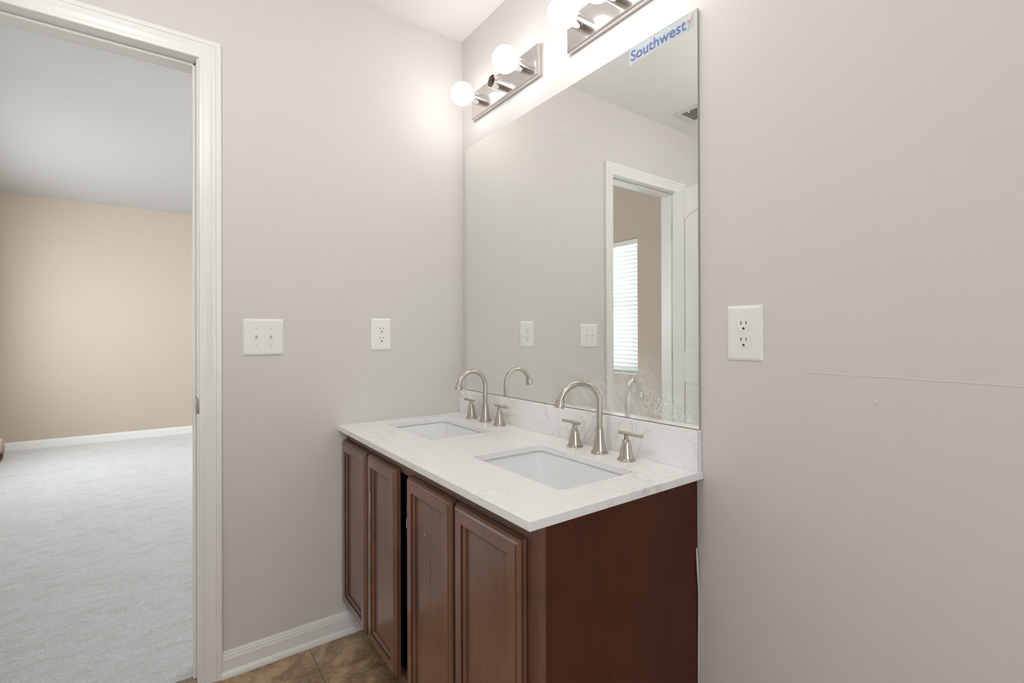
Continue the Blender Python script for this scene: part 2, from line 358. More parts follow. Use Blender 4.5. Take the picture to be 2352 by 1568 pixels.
# bedroom
bm = bmesh.new(); box(bm, XF - 0.1, -0.055, YB0 - 0.2, YB1 + 0.2, -0.05, 0.004)
struct('floor_bedroom', bm, M['carpet'], 'pale carpet of the bedroom beyond the doorway')
struct('wall_far', B(XF - 0.12, XF, YB0 - 0.2, YB1 + 0.2, 0, 3.2), M['tan'], 'tan bedroom wall seen through the doorway')
struct('wall_window', holed(YB0 - 0.12, YB0, XF, -0.12, [(-4.25, -2.95, 0.80, 2.10), (-2.12, -1.118, 0.80, 2.10)]), M['tan'], 'tan bedroom wall with the window, seen in the mirror')
struct('wall_bedroom_side', holed(YB1, YB1 + 0.12, XF, -0.12, [(-3.5, -1.7, 0.80, 2.10)]), M['tan'], 'tan bedroom wall out of sight')
struct('wall_bedroom_inner', B(-0.13, -0.12, 0.0, YB1, 0, 3.1), M['tan'], 'tan bedroom wall behind the vanity wall')
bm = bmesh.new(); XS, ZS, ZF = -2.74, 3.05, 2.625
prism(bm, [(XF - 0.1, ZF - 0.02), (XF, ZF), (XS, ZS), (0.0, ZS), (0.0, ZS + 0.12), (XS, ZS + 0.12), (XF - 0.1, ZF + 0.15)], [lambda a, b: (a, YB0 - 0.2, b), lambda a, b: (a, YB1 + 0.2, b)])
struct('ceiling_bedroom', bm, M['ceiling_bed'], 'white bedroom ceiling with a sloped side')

# baseboards
def base_profile(h=0.083, shoe=True):
    p = [(0, 0), (0, h), (0.004, h), (0.007, h - 0.004), (0.007, h - 0.008), (0.0095, h - 0.011), (0.011, h - 0.020), (0.0125, h - 0.024), (0.0125, 0.020)]
    if shoe: p += [(0.016, 0.0195), (0.020, 0.016), (0.0225, 0.010), (0.0235, 0.004), (0.0235, 0)]
    else: p += [(0.0125, 0)]
    return p
def baseboard(name, p0, p1, normal, label, z=0.0, prof=None):
    nx, ny = normal; bm = bmesh.new()
    prism(bm, prof or base_profile(), [lambda a, b, q=q: (q[0] + nx * a, q[1] + ny * a, z + b) for q in (p0, p1)])
    return struct(name, bm, M['trim'], label)
baseboard('baseboard_left', (0, -0.953), (0, -0.002), (1, 0), 'white baseboard with shoe moulding under the light switch')
baseboard('baseboard_back', (1.215, 0), (XR, 0), (0, -1), 'white baseboard right of the vanity')
baseboard('baseboard_left_2', (0, YF), (0, -1.725), (1, 0), 'white baseboard behind the open door')
baseboard('baseboard_far', (XF, YB0), (XF, YB1), (1, 0), 'white baseboard along the bedroom carpet', 0.004, base_profile(0.088, False))
baseboard('baseboard_window', (XF, YB0), (-0.12, YB0), (0, 1), 'white baseboard under the bedroom window', 0.004, base_profile(0.088, False))

# doorway: jamb, stop, casing, strike plate
cas = [(0, 0), (0, 0.008), (0.002, 0.0105), (0.010, 0.0115), (0.0125, 0.0115), (0.0135, 0.0095), (0.019, 0.010), (0.030, 0.0125), (0.040, 0.0160), (0.0465, 0.0165), (0.0475, 0.0150), (0.0490, 0.0175), (0.060, 0.0180), (0.0635, 0.0165), (0.0645, 0.0140), (0.0645, 0)]
frame = empty('door_frame', (0, (DY0 + DY1) / 2, 0), 'white moulded door frame around the open doorway at the left', 'door frame')
frame['kind'] = 'structure'
def loc(o, p):  # keep world-space meshes under an empty that is not at the origin
    o.matrix_parent_inverse = Matrix.Translation(-p.location) if p.rotation_euler.z == 0 else (Matrix.Translation(p.location) @ Matrix.Rotation(p.rotation_euler.z, 4, 'Z')).inverted()
    return o
bm = bmesh.new(); y0, y1, zt = DY0 + 0.006, DY1 - 0.006, DZ + 0.006 - 0.006
prism(bm, cas, [lambda u, v: (v, y0 + u, 0), lambda u, v: (v, y0 + u, zt + u), lambda u, v: (v, y1 - u, zt + u), lambda u, v: (v, y1 - u, 0)])
loc(obj('casing', bm, M['trim'], frame), frame)
bm = bmesh.new()
prism(bm, cas, [lambda u, v: (-0.12 - v, y0 + u, 0), lambda u, v: (-0.12 - v, y0 + u, zt + u), lambda u, v: (-0.12 - v, y1 - u, zt + u), lambda u, v: (-0.12 - v, y1 - u, 0)])
loc(obj('casing', bm, M['trim'], frame), frame)
bm = bmesh.new(); box(bm, -0.12, 0, DY0, DY0 + J, 0, DZ + J); box(bm, -0.12, 0, DY1 - J, DY1, 0, DZ + J); box(bm, -0.12, 0, DY1, DY0, DZ, DZ + J)
loc(obj('jamb', bm, M['trim'], frame, bevel=0.0012), frame)
bm = bmesh.new(); box(bm, -0.076, -0.040, DY0 - 0.010, DY0, 0, DZ); box(bm, -0.076, -0.040, DY1, DY1 + 0.010, 0, DZ); box(bm, -0.076, -0.040, DY1, DY0, DZ - 0.010, DZ)
loc(obj('door_stop', bm, M['trim'], frame, bevel=0.003), frame)
# strike plate: flat plate with rounded lip that bends round the jamb edge
bm = bmesh.new(); zc = 0.930
box(bm, -0.036, -0.004, DY0 - 0.0016, DY0, zc - 0.029, zc + 0.029)
n = 12
rows = []
for i in range(n + 1):
    t = -1 + 2 * i / n; hgt = zc + t * 0.029; ext = 0.0105 * math.sqrt(max(0, 1 - t * t)) + 0.0005
    rows.append([bm.verts.new(v) for v in ((-0.004, DY0 - 0.0016, hgt), (-0.004 + ext * 0.7, DY0 - 0.0010, hgt), (-0.004 + ext, DY0 + 0.004, hgt), (-0.004 + ext, DY0 + 0.006, hgt))])
for a, b in zip(rows, rows[1:]):
    for k in range(3): bm.faces.new((a[k], a[k + 1], b[k + 1], b[k]))
s = loc(obj('strike_plate', bm, M['nickel'], frame, smooth=True), frame); s['label'] = 'brushed nickel strike plate with a rounded lip'
sm_ = s.modifiers.new('thick', 'SOLIDIFY'); sm_.thickness = 0.0008

# door leaf, opened inward, hinged on the far jamb
door = empty('door_1', (0.014, DY1 + 0.020, 0), 'white panelled door standing open, seen at the right edge of the mirror', None, None, 'structure')
LW, LT, LZ0, LZ1 = 0.628, 0.035, 0.012, 2.078
bm = bmesh.new()   # local: u along leaf (x), thickness towards +y
def P(u0, u1, z0, z1, a=0.0, b=LT): box(bm, u0, u1, a, b, z0, z1)
ST = 0.105
P(0, ST, LZ0, LZ1); P(LW - ST, LW, LZ0, LZ1); P(ST, LW - ST, LZ0, 0.22); P(ST, LW - ST, 0.865, 1.06)
P(ST, LW - ST, LZ0, LZ1, 0.007, LT - 0.007)
k = 16; arch = []
for i in range(k + 1):
    t = i / k; arch.append((ST + (LW - 2 * ST) * t, 1.885 + 0.055 * math.sin(PI * t)))
prism(bm, [(ST, LZ1)] + arch + [(LW - ST, LZ1)], [lambda a, b: (a, 0.0, b), lambda a, b: (a, LT, b)])
leaf = obj('door_leaf', bm, M['trim'], door, bevel=0.004)
bm = bmesh.new()
for (z0, z1) in ((0.255, 0.83), (1.095, 1.86)):
    box(bm, ST + 0.035, LW - ST - 0.035, 0.0035, LT - 0.0035, z0, z1)
obj('raised_panel', bm, M['trim'], leaf, bevel=0.003)
for side in (1, -1):
    bm = bmesh.new(); mtx = Matrix.Identity(3)
    prof = [(0.0325, 0), (0.0325, 0.003), (0.030, 0.006), (0.018, 0.009), (0.011, 0.012), (0.012, 0.020), (0.016, 0.025), (0.023, 0.030), (0.0265, 0.036), (0.0280, 0.042), (0.0275, 0.048), (0.0250, 0.054), (0.020, 0.058), (0.012, 0.0605), (0.001, 0.061)]
    if side == 1: prof2 = [(r, LT + h) for r, h in prof]
    else: prof2 = [(r, -h) for r, h in prof]
    lathe(bm, prof2, 32, 'Y', (LW - 0.062, 0, 0.935)); kb = obj('knob', bm, M['nickel'], door, smooth=True); kb['label'] = 'brushed nickel round door knob'
for hz in (0.25, 1.05, 1.85):
    bm = bmesh.new(); lathe(bm, [(0.006, -0.045), (0.006, 0.045)], 16, 'Z', (-0.004, -0.006, hz)); obj('hinge', bm, M['nickel'], door, smooth=True)
door.rotation_euler = (0, 0, R(15.5))

# windows: closed blinds on the one the mirror shows, the others added for light
def window(name, x0, x1, yi, sgn, z0, z1, label):
    w_ = empty(name, ((x0 + x1) / 2, yi, z0), label, None, None, 'structure'); y = yi + sgn * 0.085
    bm = bmesh.new(); t = 0.04
    for a in ((x0, x0 + t, z0, z1), (x1 - t, x1, z0, z1), (x0 + t, x1 - t, z0, z0 + t), (x0 + t, x1 - t, z1 - t, z1), (x0 + t, x1 - t, (z0 + z1) / 2 - 0.015, (z0 + z1) / 2 + 0.015)):
        box(bm, a[0], a[1], min(y, y + sgn * 0.03), max(y, y + sgn * 0.03), a[2], a[3])
    loc(obj('window_frame', bm, M['trim'], w_), w_)
    bm = bmesh.new(); box(bm, x0 + t, x1 - t, y + sgn * 0.012, y + sgn * 0.014, z0 + t, z1 - t)
    loc(obj('window_pane', bm, M['pane'], w_), w_)
    bm = bmesh.new(); box(bm, x0 - 0.0, x1 + 0.0, min(yi - sgn * 0.015, y), max(yi - sgn * 0.015, y), z0 - 0.02, z0)
    loc(obj('window_sill', bm, M['trim'], w_), w_)
    return w_
window('window_1', -2.12, -1.118, YB0, -1, 0.80, 2.10, 'bedroom window behind closed white blinds, seen in the mirror')
window('window_2', -4.25, -2.95, YB0, -1, 0.80, 2.10, 'second bedroom window on the same wall')
window('window_3', -3.5, -1.7, YB1, 1, 0.80, 2.10, 'bedroom window on the opposite side wall')
w4 = window('window_4', 1.20, 2.30, YF, -1, 0.45, 1.85, 'bathroom window on the wall opposite the doorway, behind the camera')
w4.location = (XR, -1.25, 0.45); w4.rotation_euler = (0, 0, R(90))  # added window, unseen, brightens the left wall
bl = empty('window_blind', (-1.62, YB0 - 0.03, 0.80), 'closed white slatted blind over the bright bedroom window, reflected in the mirror', 'blind')
bm = bmesh.new(); yb = YB0 - 0.035
zz = 0.835
while zz < 2.03:
    a = R(68); c, s_ = math.cos(a) * 0.024, math.sin(a) * 0.024
    q = [(-2.112, yb - c, zz - s_), (-1.126, yb - c, zz - s_), (-1.126, yb, zz + 0.0), (-2.112, yb, zz + 0.0)]
    prev = None
    for t in (-1, -0.5, 0, 0.5, 1):
        crown = 0.004 * (1 - t * t)
        pa = (-2.112, yb + t * c + crown, zz + t * s_); pb = (-1.126, yb + t * c + crown, zz + t * s_)
        row = (bm.verts.new(pa), bm.verts.new(pb))
        if prev: bm.faces.new((prev[0], prev[1], row[1], row[0]))
        prev = row
    zz += 0.0405
loc(obj('slats', bm, M['slat'], bl, smooth=True), bl)
loc(obj('headrail', B(-2.114, -1.124, yb - 0.025, yb + 0.022, 2.045, 2.097), M['plate'], bl, bevel=0.003), bl)
loc(obj('bottom_rail', B(-2.112, -1.126, yb - 0.012, yb + 0.012, 0.802, 0.818), M['plate'], bl, bevel=0.002), bl)

# ------------------------------------------------------------------ vanity cabinet
CX, CY, CT = 1.1965, -0.527, 0.7955
van = empty('vanity_cabinet', (0.6, -0.27, 0), 'dark brown wooden vanity cabinet with four panelled doors under the white countertop', 'cabinet')
bm = bmesh.new()
box(bm, 0.003, 0.020, CY + 0.018, -0.001, 0.10, CT); box(bm, 0.020, CX - 0.015, CY + 0.018, -0.001, 0.10, 0.118)
box(bm, 0.020, CX - 0.015, -0.012, -0.001, 0.118, CT); box(bm, 0.030, CX - 0.015, CY + 0.10, CY + 0.115, 0.0, 0.10)
loc(obj('cabinet_box', bm, M['hollow'], van), van)
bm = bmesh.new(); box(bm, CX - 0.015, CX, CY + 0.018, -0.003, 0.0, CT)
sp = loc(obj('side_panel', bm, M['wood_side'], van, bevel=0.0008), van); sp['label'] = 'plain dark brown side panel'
bm = bmesh.new(); y0, y1 = CY, CY + 0.018
box(bm, 0.003, 0.030, y0, y1, 0.10, CT); box(bm, CX - 0.045, CX, y0, y1, 0.0, CT);
box(bm, 0.030, CX - 0.045, y0, y1, 0.748, CT); box(bm, 0.030, CX - 0.045, y0, y1, 0.10, 0.135)
loc(obj('face_frame', bm, M['wood_frame'], van, bevel=0.0012), van)

DW, DH, DT = 0.2665, 0.632, 0.0195
def ring(bm, d0, z0, d1, z1, W=DW, Hh=DH, mi=0):
    """quad ring of a rectangular frame between inset d0 at depth z0 and inset d1 at depth z1; local x 0..W, z 0..H, y = -depth"""
    a = [(d0, d0), (W - d0, d0), (W - d0, Hh - d0), (d0, Hh - d0)]; b = [(d1, d1), (W - d1, d1), (W - d1, Hh - d1), (d1, Hh - d1)]
    va = [bm.verts.new((x, -z0, z)) for x, z in a]; vb = [bm.verts.new((x, -z1, z)) for x, z in b]
    for i in range(4): bm.faces.new((va[i], va[(i + 1) % 4], vb[(i + 1) % 4], vb[i])).material_index = mi
def door_frame_bm(W):
    bm = bmesh.new()
    seq = [(0.0, 0.0), (0.0, 0.0085), (0.0015, 0.0105), (0.0035, 0.0110), (0.0045, 0.0125), (0.0070, 0.0165), (0.0105, 0.0185), (0.0125, DT),
           (0.0385, DT), (0.0392, 0.0165), (0.0425, 0.0160), (0.0445, 0.0130), (0.0480, 0.0105), (0.0500, 0.0070)]
    seq += [(0.0500, 0.004), (0.0, 0.0)]
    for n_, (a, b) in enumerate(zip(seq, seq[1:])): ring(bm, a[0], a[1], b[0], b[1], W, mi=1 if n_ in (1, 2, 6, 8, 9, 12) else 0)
    bmesh.ops.remove_doubles(bm, verts=bm.verts, dist=1e-6)
    return bm
def chip(bm, pts, y):
    # a thin flake: irregular outline raised a quarter millimetre
    bot = [bm.verts.new((x, y + 0.0004, z)) for x, z in pts]; top = [bm.verts.new((x, y - 0.0003, z)) for x, z in pts]
    bm.faces.new(top)
    for i in range(len(pts)): j = (i + 1) % len(pts); bm.faces.new((bot[i], bot[j], top[j], top[i]))
random.seed(4)
def blob(cx, cz, rx, rz, n=9):
    return [(cx + rx * math.cos(2 * PI * i / n) * random.uniform(.6, 1.1), cz + rz * math.sin(2 * PI * i / n) * random.uniform(.6, 1.1)) for i in range(n)]
doors = []
chips = {0: [], 1: [(0.0345, 0.50, 0.0016, 0.014, DT), (0.0365, 0.465, 0.0012, 0.035, DT), (0.0345, 0.36, 0.0009, 0.02, DT), (0.190, 0.513, 0.0022, 0.0022, 0.0075), (0.0370, 0.06, 0.0012, 0.004, DT)],
         2: [(0.100, 0.508, 0.0016, 0.0016, 0.0075), (0.103, 0.495, 0.0018, 0.0026, 0.0075), (0.007, 0.545, 0.0022, 0.006, 0.0165), (0.009, 0.50, 0.001, 0.014, DT)], 3: []}
tilt = [0, 0.3, 0, 0.0]
for k, x0 in enumerate((0.0045, 0.2895, 0.6145, 0.8945)):
    W_ = 0.247 if k == 1 else DW
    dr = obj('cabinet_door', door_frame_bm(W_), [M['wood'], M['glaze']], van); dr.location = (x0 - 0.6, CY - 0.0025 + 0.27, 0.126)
    bm = bmesh.new(); box(bm, 0.0495, W_ - 0.0495, -0.0075, -0.004, 0.0495, DH - 0.0495)
    obj('door_panel', bm, M['wood'], dr)
    if chips[k]:
        for (cx, cz, rx, rz, d) in chips[k]:
            bm = bmesh.new(); chip(bm, blob(cx, cz, rx, rz), -d)
            c_ = obj('paint_chip', bm, M['chip'], dr); c_['label'] = 'small white chip in the brown finish'
# the long dark scratch on the third door
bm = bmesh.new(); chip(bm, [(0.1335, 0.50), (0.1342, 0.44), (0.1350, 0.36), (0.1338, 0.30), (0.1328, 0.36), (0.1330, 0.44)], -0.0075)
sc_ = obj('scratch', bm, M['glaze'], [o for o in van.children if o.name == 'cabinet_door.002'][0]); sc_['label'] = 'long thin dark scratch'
# caulk strip peeling off between cabinet side and wall
bm = bmesh.new()
pts = []
for i in range(41):
    t = i / 40; z = 0.02 + 0.60 * t
    x = CX + 0.0030 - 0.0012 * math.sin(t * 5.0) ; y = -0.004
    if t > 0.80: x -= 0.0; y = -0.004 - 0.010 * ((t - 0.80) / 0.20)
    pts.append((x, y, z))
tube(bm, pts, [0.0022 if t < 33 else 0.0022 + 0.0006 * math.sin((t - 33) / 7 * PI) for t in range(40)] + [0.0010], 10)
tag(obj('caulk_strip', bm, M['caulk'], smooth=True), 'thin off-white caulk strip peeling from the wall beside the dark cabinet side', 'caulk strip')

# ------------------------------------------------------------------ countertop with sink cut-outs, backsplash
TX, TY, TZ, TH = 1.2125, -0.5615, 0.815, 0.0195
SY0, SY1 = -0.394, -0.140; SINKS = [(0.080, 0.462), (0.727, 1.112)]; RC = 0.022
def rrect(x0, x1, y0, y1, r, n=6):
    pts = []
    for cx, cy, a0 in ((x1 - r, y1 - r, 0), (x0 + r, y1 - r, 90), (x0 + r, y0 + r, 180), (x1 - r, y0 + r, 270)):
        for i in range(n + 1): a = R(a0 + 90 * i / n); pts.append((cx + r * math.cos(a), cy + r * math.sin(a)))
    return pts
def slab_with_holes(bm, outer, holes, z0, z1):
    loops = [outer] + holes; edges = []; tv = []
    for lp in loops:
        vs = [bm.verts.new((x, y, z1)) for x, y in lp]; tv.append(vs)
        for i in range(len(vs)): edges.append(bm.edges.new((vs[i], vs[(i + 1) % len(vs)])))
    res = bmesh.ops.triangle_fill(bm, use_beauty=True, use_dissolve=False, edges=edges)
    top = [f for f in bm.faces]
    # drop faces inside holes
    for f in list(top):
        c = f.calc_center_median()
        for (x0, x1) in SINKS:
            if x0 + 0.001 < c.x < x1 - 0.001 and SY0 + 0.001 < c.y < SY1 - 0.001 and all(any(abs(v.co.x - p[0]) < 1e-6 and abs(v.co.y - p[1]) < 1e-6 for hl in holes for p in hl) for v in f.verts): bm.faces.remove(f); break
    m = {}
    for vs in tv:
        for v in vs: m[v] = bm.verts.new((v.co.x, v.co.y, z0))
    for f in [f for f in bm.faces]: bm.faces.new([m[v] for v in reversed(f.verts)])
    for vs in tv:
        for i in range(len(vs)): a, b = vs[i], vs[(i + 1) % len(vs)]; bm.faces.new((a, b, m[b], m[a]))
bm = bmesh.new()
slab_with_holes(bm, [(0.001, TY), (TX, TY), (TX, -0.001), (0.001, -0.001)], [rrect(a, b, SY0, SY1, RC) for a, b in SINKS], TZ - TH, TZ)
ct = obj('countertop', bm, M['quartz'], bevel=0.0015); tag(ct, 'white veined quartz countertop with two sink openings on the brown vanity', 'countertop')
bs = obj('backsplash', B(0.001, 1.2085, -0.0205, -0.001, TZ, 0.9185), M['quartz_splash'], bevel=0.0012)
tag(bs, 'low white veined quartz backsplash strip standing under the mirror', 'backsplash')

def sink(x0, x1, label):
    s = empty('sink', ((x0 + x1) / 2, (SY0 + SY1) / 2, TZ - TH - 0.145), label, 'sink', 'undermount sinks in the vanity top')
    bm = bmesh.new(); zt = TZ - TH - 0.0005; rings = []
    levels = [(-0.022, zt, 0.03), (-0.004, zt, 0.026), (-0.003, zt - 0.008, 0.026), (0.006, zt - 0.05, 0.034), (0.018, zt - 0.10, 0.045), (0.032, zt - 0.125, 0.055), (0.055, zt - 0.135, 0.06), (0.11, zt - 0.139, 0.015)]
    for ins, z, r in levels:
        rings.append([bm.verts.new((x, y, z)) for x, y in rrect(x0 + ins, x1 - ins, SY0 + ins, SY1 - ins, r)])
    for a, b in zip(rings, rings[1:]):
        for i in range(len(a)): j = (i + 1) % len(a); bm.faces.new((a[i], a[j], b[j], b[i]))
    bm.faces.new(rings[-1])
    bz = loc(obj('basin', bm, M['porcelain'], s, smooth=True), s)
    so = bz.modifiers.new('thick', 'SOLIDIFY'); so.thickness = 0.008; so.offset = -1
    bm = bmesh.new(); lathe(bm, [(0.022, 0), (0.022, 0.002), (0.018, 0.003), (0.001, 0.0035)], 28, 'Z', ((x0 + x1) / 2, (SY0 + SY1) / 2, zt - 0.1385))
    loc(obj('drain', bm, M['nickel'], s, smooth=True), s)
sink(*SINKS[0], 'white rectangular sink further away, beside the wall with the light switch')
sink(*SINKS[1], 'white rectangular sink nearer the camera, at the open right end of the vanity')

def faucet(xc, y, label, turn=0):
    f = empty('faucet', (0, 0, 0), label, 'faucet', 'widespread faucets behind the two sinks'); 
    bm = bmesh.new()
    lathe(bm, [(0.0245, 0), (0.0250, 0.001), (0.0250, 0.0045), (0.0240, 0.006), (0.0205, 0.0065), (0.0195, 0.010), (0.0165, 0.026), (0.0140, 0.042), (0.0125, 0.058), (0.0120, 0.070), (0.0118, 0.072), (0.0096, 0.0725)], 40, 'Z')
    base = obj('spout_base', bm, M['nickel'], f, smooth=True)
    bm = bmesh.new(); rr = 0.0610; zc = 0.1445; pts = [(0, 0, 0.070), (0, 0, 0.09), (0, 0, 0.11), (0, 0, 0.13)]
    for i in range(0, 33):
        a = R(168 * i / 32); pts.append((0, -rr + rr * math.cos(a), zc + rr * math.sin(a)))
    tube(bm, pts, 0.0088, 24)
    sp = obj('spout', bm, M['nickel'], f, smooth=True)
    sp.rotation_euler = (0, 0, -turn)
    a = R(168); d = Vector((0, -math.sin(a), math.cos(a))); e = Vector((0, -rr + rr * math.cos(a), zc + rr * math.sin(a)))
    q = d.to_track_quat('Z', 'X').to_matrix(); bm = bmesh.new()
    lathe(bm, [(0.0095, -0.004), (0.0112, -0.003), (0.0118, 0.002), (0.0138, 0.010), (0.0146, 0.018), (0.0142, 0.0205), (0.0105, 0.0208), (0.0100, 0.016), (0.0010, 0.0155)], 32, 'Z', e, 0, q)
    obj('aerator', bm, M['nickel'], sp, smooth=True)
    for sd in (-1, 1):
        hx = sd * 0.1035; bm = bmesh.new()
        lathe(bm, [(0.0245, 0), (0.0250, 0.001), (0.0250, 0.0042), (0.0240, 0.0057), (0.0205, 0.0062), (0.0195, 0.010), (0.0160, 0.028), (0.0125, 0.046), (0.0108, 0.0545), (0.0098, 0.056), (0.0062, 0.0562), (0.0062, 0.070)], 36, 'Z', (hx, -0.002, 0))
        hb = obj('handle', bm, M['nickel'], f, smooth=True)
        bm = bmesh.new(); xa, xb2 = (hx - 0.056, hx + 0.0215) if sd < 0 else (hx - 0.0265, hx + 0.056)
        tube(bm, [(xa, -0.002, 0.0745), (xa + 0.0008, -0.002, 0.0745), (xb2 - 0.0008, -0.002, 0.0745), (xb2, -0.002, 0.0745)], [0.0040, 0.0048, 0.0048, 0.0040], 20)
        obj('lever', bm, M['nickel'], hb, smooth=True)
        bm = bmesh.new(); lathe(bm, [(0.0022, 0), (0.0022, -0.0006)], 12, 'Y', (hx, -0.0082, 0.063))
        obj('set_screw', bm, M['slot'], hb)
    f.location = (xc, y, TZ); return f
faucet(0.2800, -0.0590, 'brushed nickel high-arc faucet with two lever handles behind the far sink')
faucet(0.9190, -0.0700, 'brushed nickel high-arc faucet with two lever handles behind the near sink, largest in view', R(23))

# ------------------------------------------------------------------ mirror and its sticker
MX0, MX1, MZ0, MZ1, MY = 0.0442, 1.2050, 0.9205, 1.9965, -0.0080
mir = empty('wall_mirror', ((MX0 + MX1) / 2, 0, MZ0), 'large frameless wall mirror standing on the backsplash, smudged and water-spotted', 'mirror')
bm = bmesh.new(); vs = box(bm, MX0, MX1, MY, MY + 0.005, MZ0, MZ1, 1)
bm.faces.ensure_lookup_table(); bm.normal_update()
for f in bm.faces:
    c = f.calc_center_median()
    if abs(c.y - MY) < 1e-5: f.material_index = 0
loc(obj('mirror_glass', bm, [M['mirror'], M['glass_edge']], mir), mir)
bm = bmesh.new(); box(bm, MX0 + 0.004, MX1 - 0.006, MY + 0.0051, -0.0002, MZ0 + 0.004, MZ1 - 0.004)
loc(obj('backing', bm, M['backing'], mir), mir)

st = empty('mirror_sticker', (1.09, MY, 1.97), 'clear sticker with blue Southwest lettering stuck in the top right corner of the mirror', 'sticker')
bm = bmesh.new(); ys = MY - 0.0006
out = [(0.984, 1.9465), (0.992, 1.9445), (0.996, 1.9425), (1.000, 1.9475), (1.10, 1.9490), (1.185, 1.9505), (1.1925, 1.9545), (1.1950, 1.9600), (1.1945, 1.9895), (1.1900, 1.9905), (1.05, 1.9925), (0.9865, 1.9930), (0.9850, 1.975)]
prism(bm, out, [lambda a, b: (a, ys, b), lambda a, b: (a, ys + 0.0004, b)])
loc(obj('film', bm, M['film'], st), st)
cu = bpy.data.curves.new('lettering', 'FONT'); cu.body = 'Southwest'; cu.size = 1.0; cu.offset = 0.014; cu.resolution_u = 6; cu.space_character = 1.02
to = bpy.data.objects.new('lettering_tmp', cu); COL.objects.link(to)
bpy.context.view_layer.update(); dg = bpy.context.evaluated_depsgraph_get()
me = bpy.data.meshes.new_from_object(to.evaluated_get(dg)); bpy.data.objects.remove(to, do_unlink=True)
xs = [v.co.x for v in me.vertices]; ysz = [v.co.y for v in me.vertices]
tx0, tx1, tz0, tz1 = 0.9905, 1.1730, 1.9570, 1.9870
for v in me.vertices:
    a = (v.co.x - min(xs)) / (max(xs) - min(xs)); b = (v.co.y - min(ysz)) / (max(ysz) - min(ysz))
    v.co = (tx0 + (tx1 - tx0) * a, ys - 0.0003, tz0 + (tz1 - tz0) * b)
me.name = 'lettering'; me.materials.append(M['blue']); lt_ = bpy.data.objects.new('lettering', me); COL.objects.link(lt_); lt_.parent = st; loc(lt_, st); lt_['label'] = 'blue Southwest lettering'
def heart(cx, cz, s, n=40):
    p = []
    for i in range(n):
        t = 2 * PI * i / n
        p.append((cx + s * 16 * math.sin(t) ** 3 / 17, cz + s * (13 * math.cos(t) - 5 * math.cos(2 * t) - 2 * math.cos(3 * t) - math.cos(4 * t)) / 17))
    return p
bm = bmesh.new(); hp = heart(1.1815, 1.9735, 0.0052)
vv = [bm.verts.new((x, ys - 0.0003, z)) for x, z in hp]; f = bm.faces.new(vv)
res = bmesh.ops.bisect_plane(bm, geom=bm.verts[:] + bm.edges[:] + bm.faces[:], plane_co=(1.1815, 0, 1.9725), plane_no=(0.35, 0, 1))
res = bmesh.ops.bisect_plane(bm, geom=bm.verts[:] + bm.edges[:] + bm.faces[:], plane_co=(1.1815, 0, 1.9703), plane_no=(0.35, 0, 1))
for f in bm.faces:
    c = f.calc_center_median(); t = (c.x - 1.1815) * 0.35 + c.z
    f.material_index = 0 if t > 1.9725 else (1 if t > 1.9703 else 2)
hh = loc(obj('heart_emblem', bm, [M['red'], M['gold'], M['blue']], st), st); hh['label'] = 'small red heart emblem partly under a crease'
def ridge(p0, p1, w_, h_):   # folded ridge of the film
    bm = bmesh.new()
    a, b = Vector((p0[0], 0, p0[1])), Vector((p1[0], 0, p1[1])); n_ = Vector((-(b - a).z, 0, (b - a).x)).normalized() * w_
    A = [bm.verts.new((q.x, ys - 0.0002, q.z)) for q in (a - n_ * 0.4, b - n_)]; C = [bm.verts.new((q.x, ys - h_, q.z)) for q in (a, b)]; D = [bm.verts.new((q.x, ys - 0.0002, q.z)) for q in (a + n_ * 0.4, b + n_)]
    bm.faces.new((A[0], A[1], C[1], C[0])); bm.faces.new((C[0], C[1], D[1], D[0])); bm.faces.new((A[0], C[0], D[0])); bm.faces.new((A[1], D[1], C[1]))
    loc(obj('crease', bm, M['fold'], st), st)
ridge((1.1765, 1.9525), (1.1900, 1.9780), 0.0013, 0.0022); ridge((1.1900, 1.9780), (1.1930, 1.9890), 0.0009, 0.0014)
ridge((0.9965, 1.9415), (0.9930, 1.9515), 0.0014, 0.0015); ridge((0.9850, 1.9455), (0.9865, 1.9600), 0.0009, 0.0012)

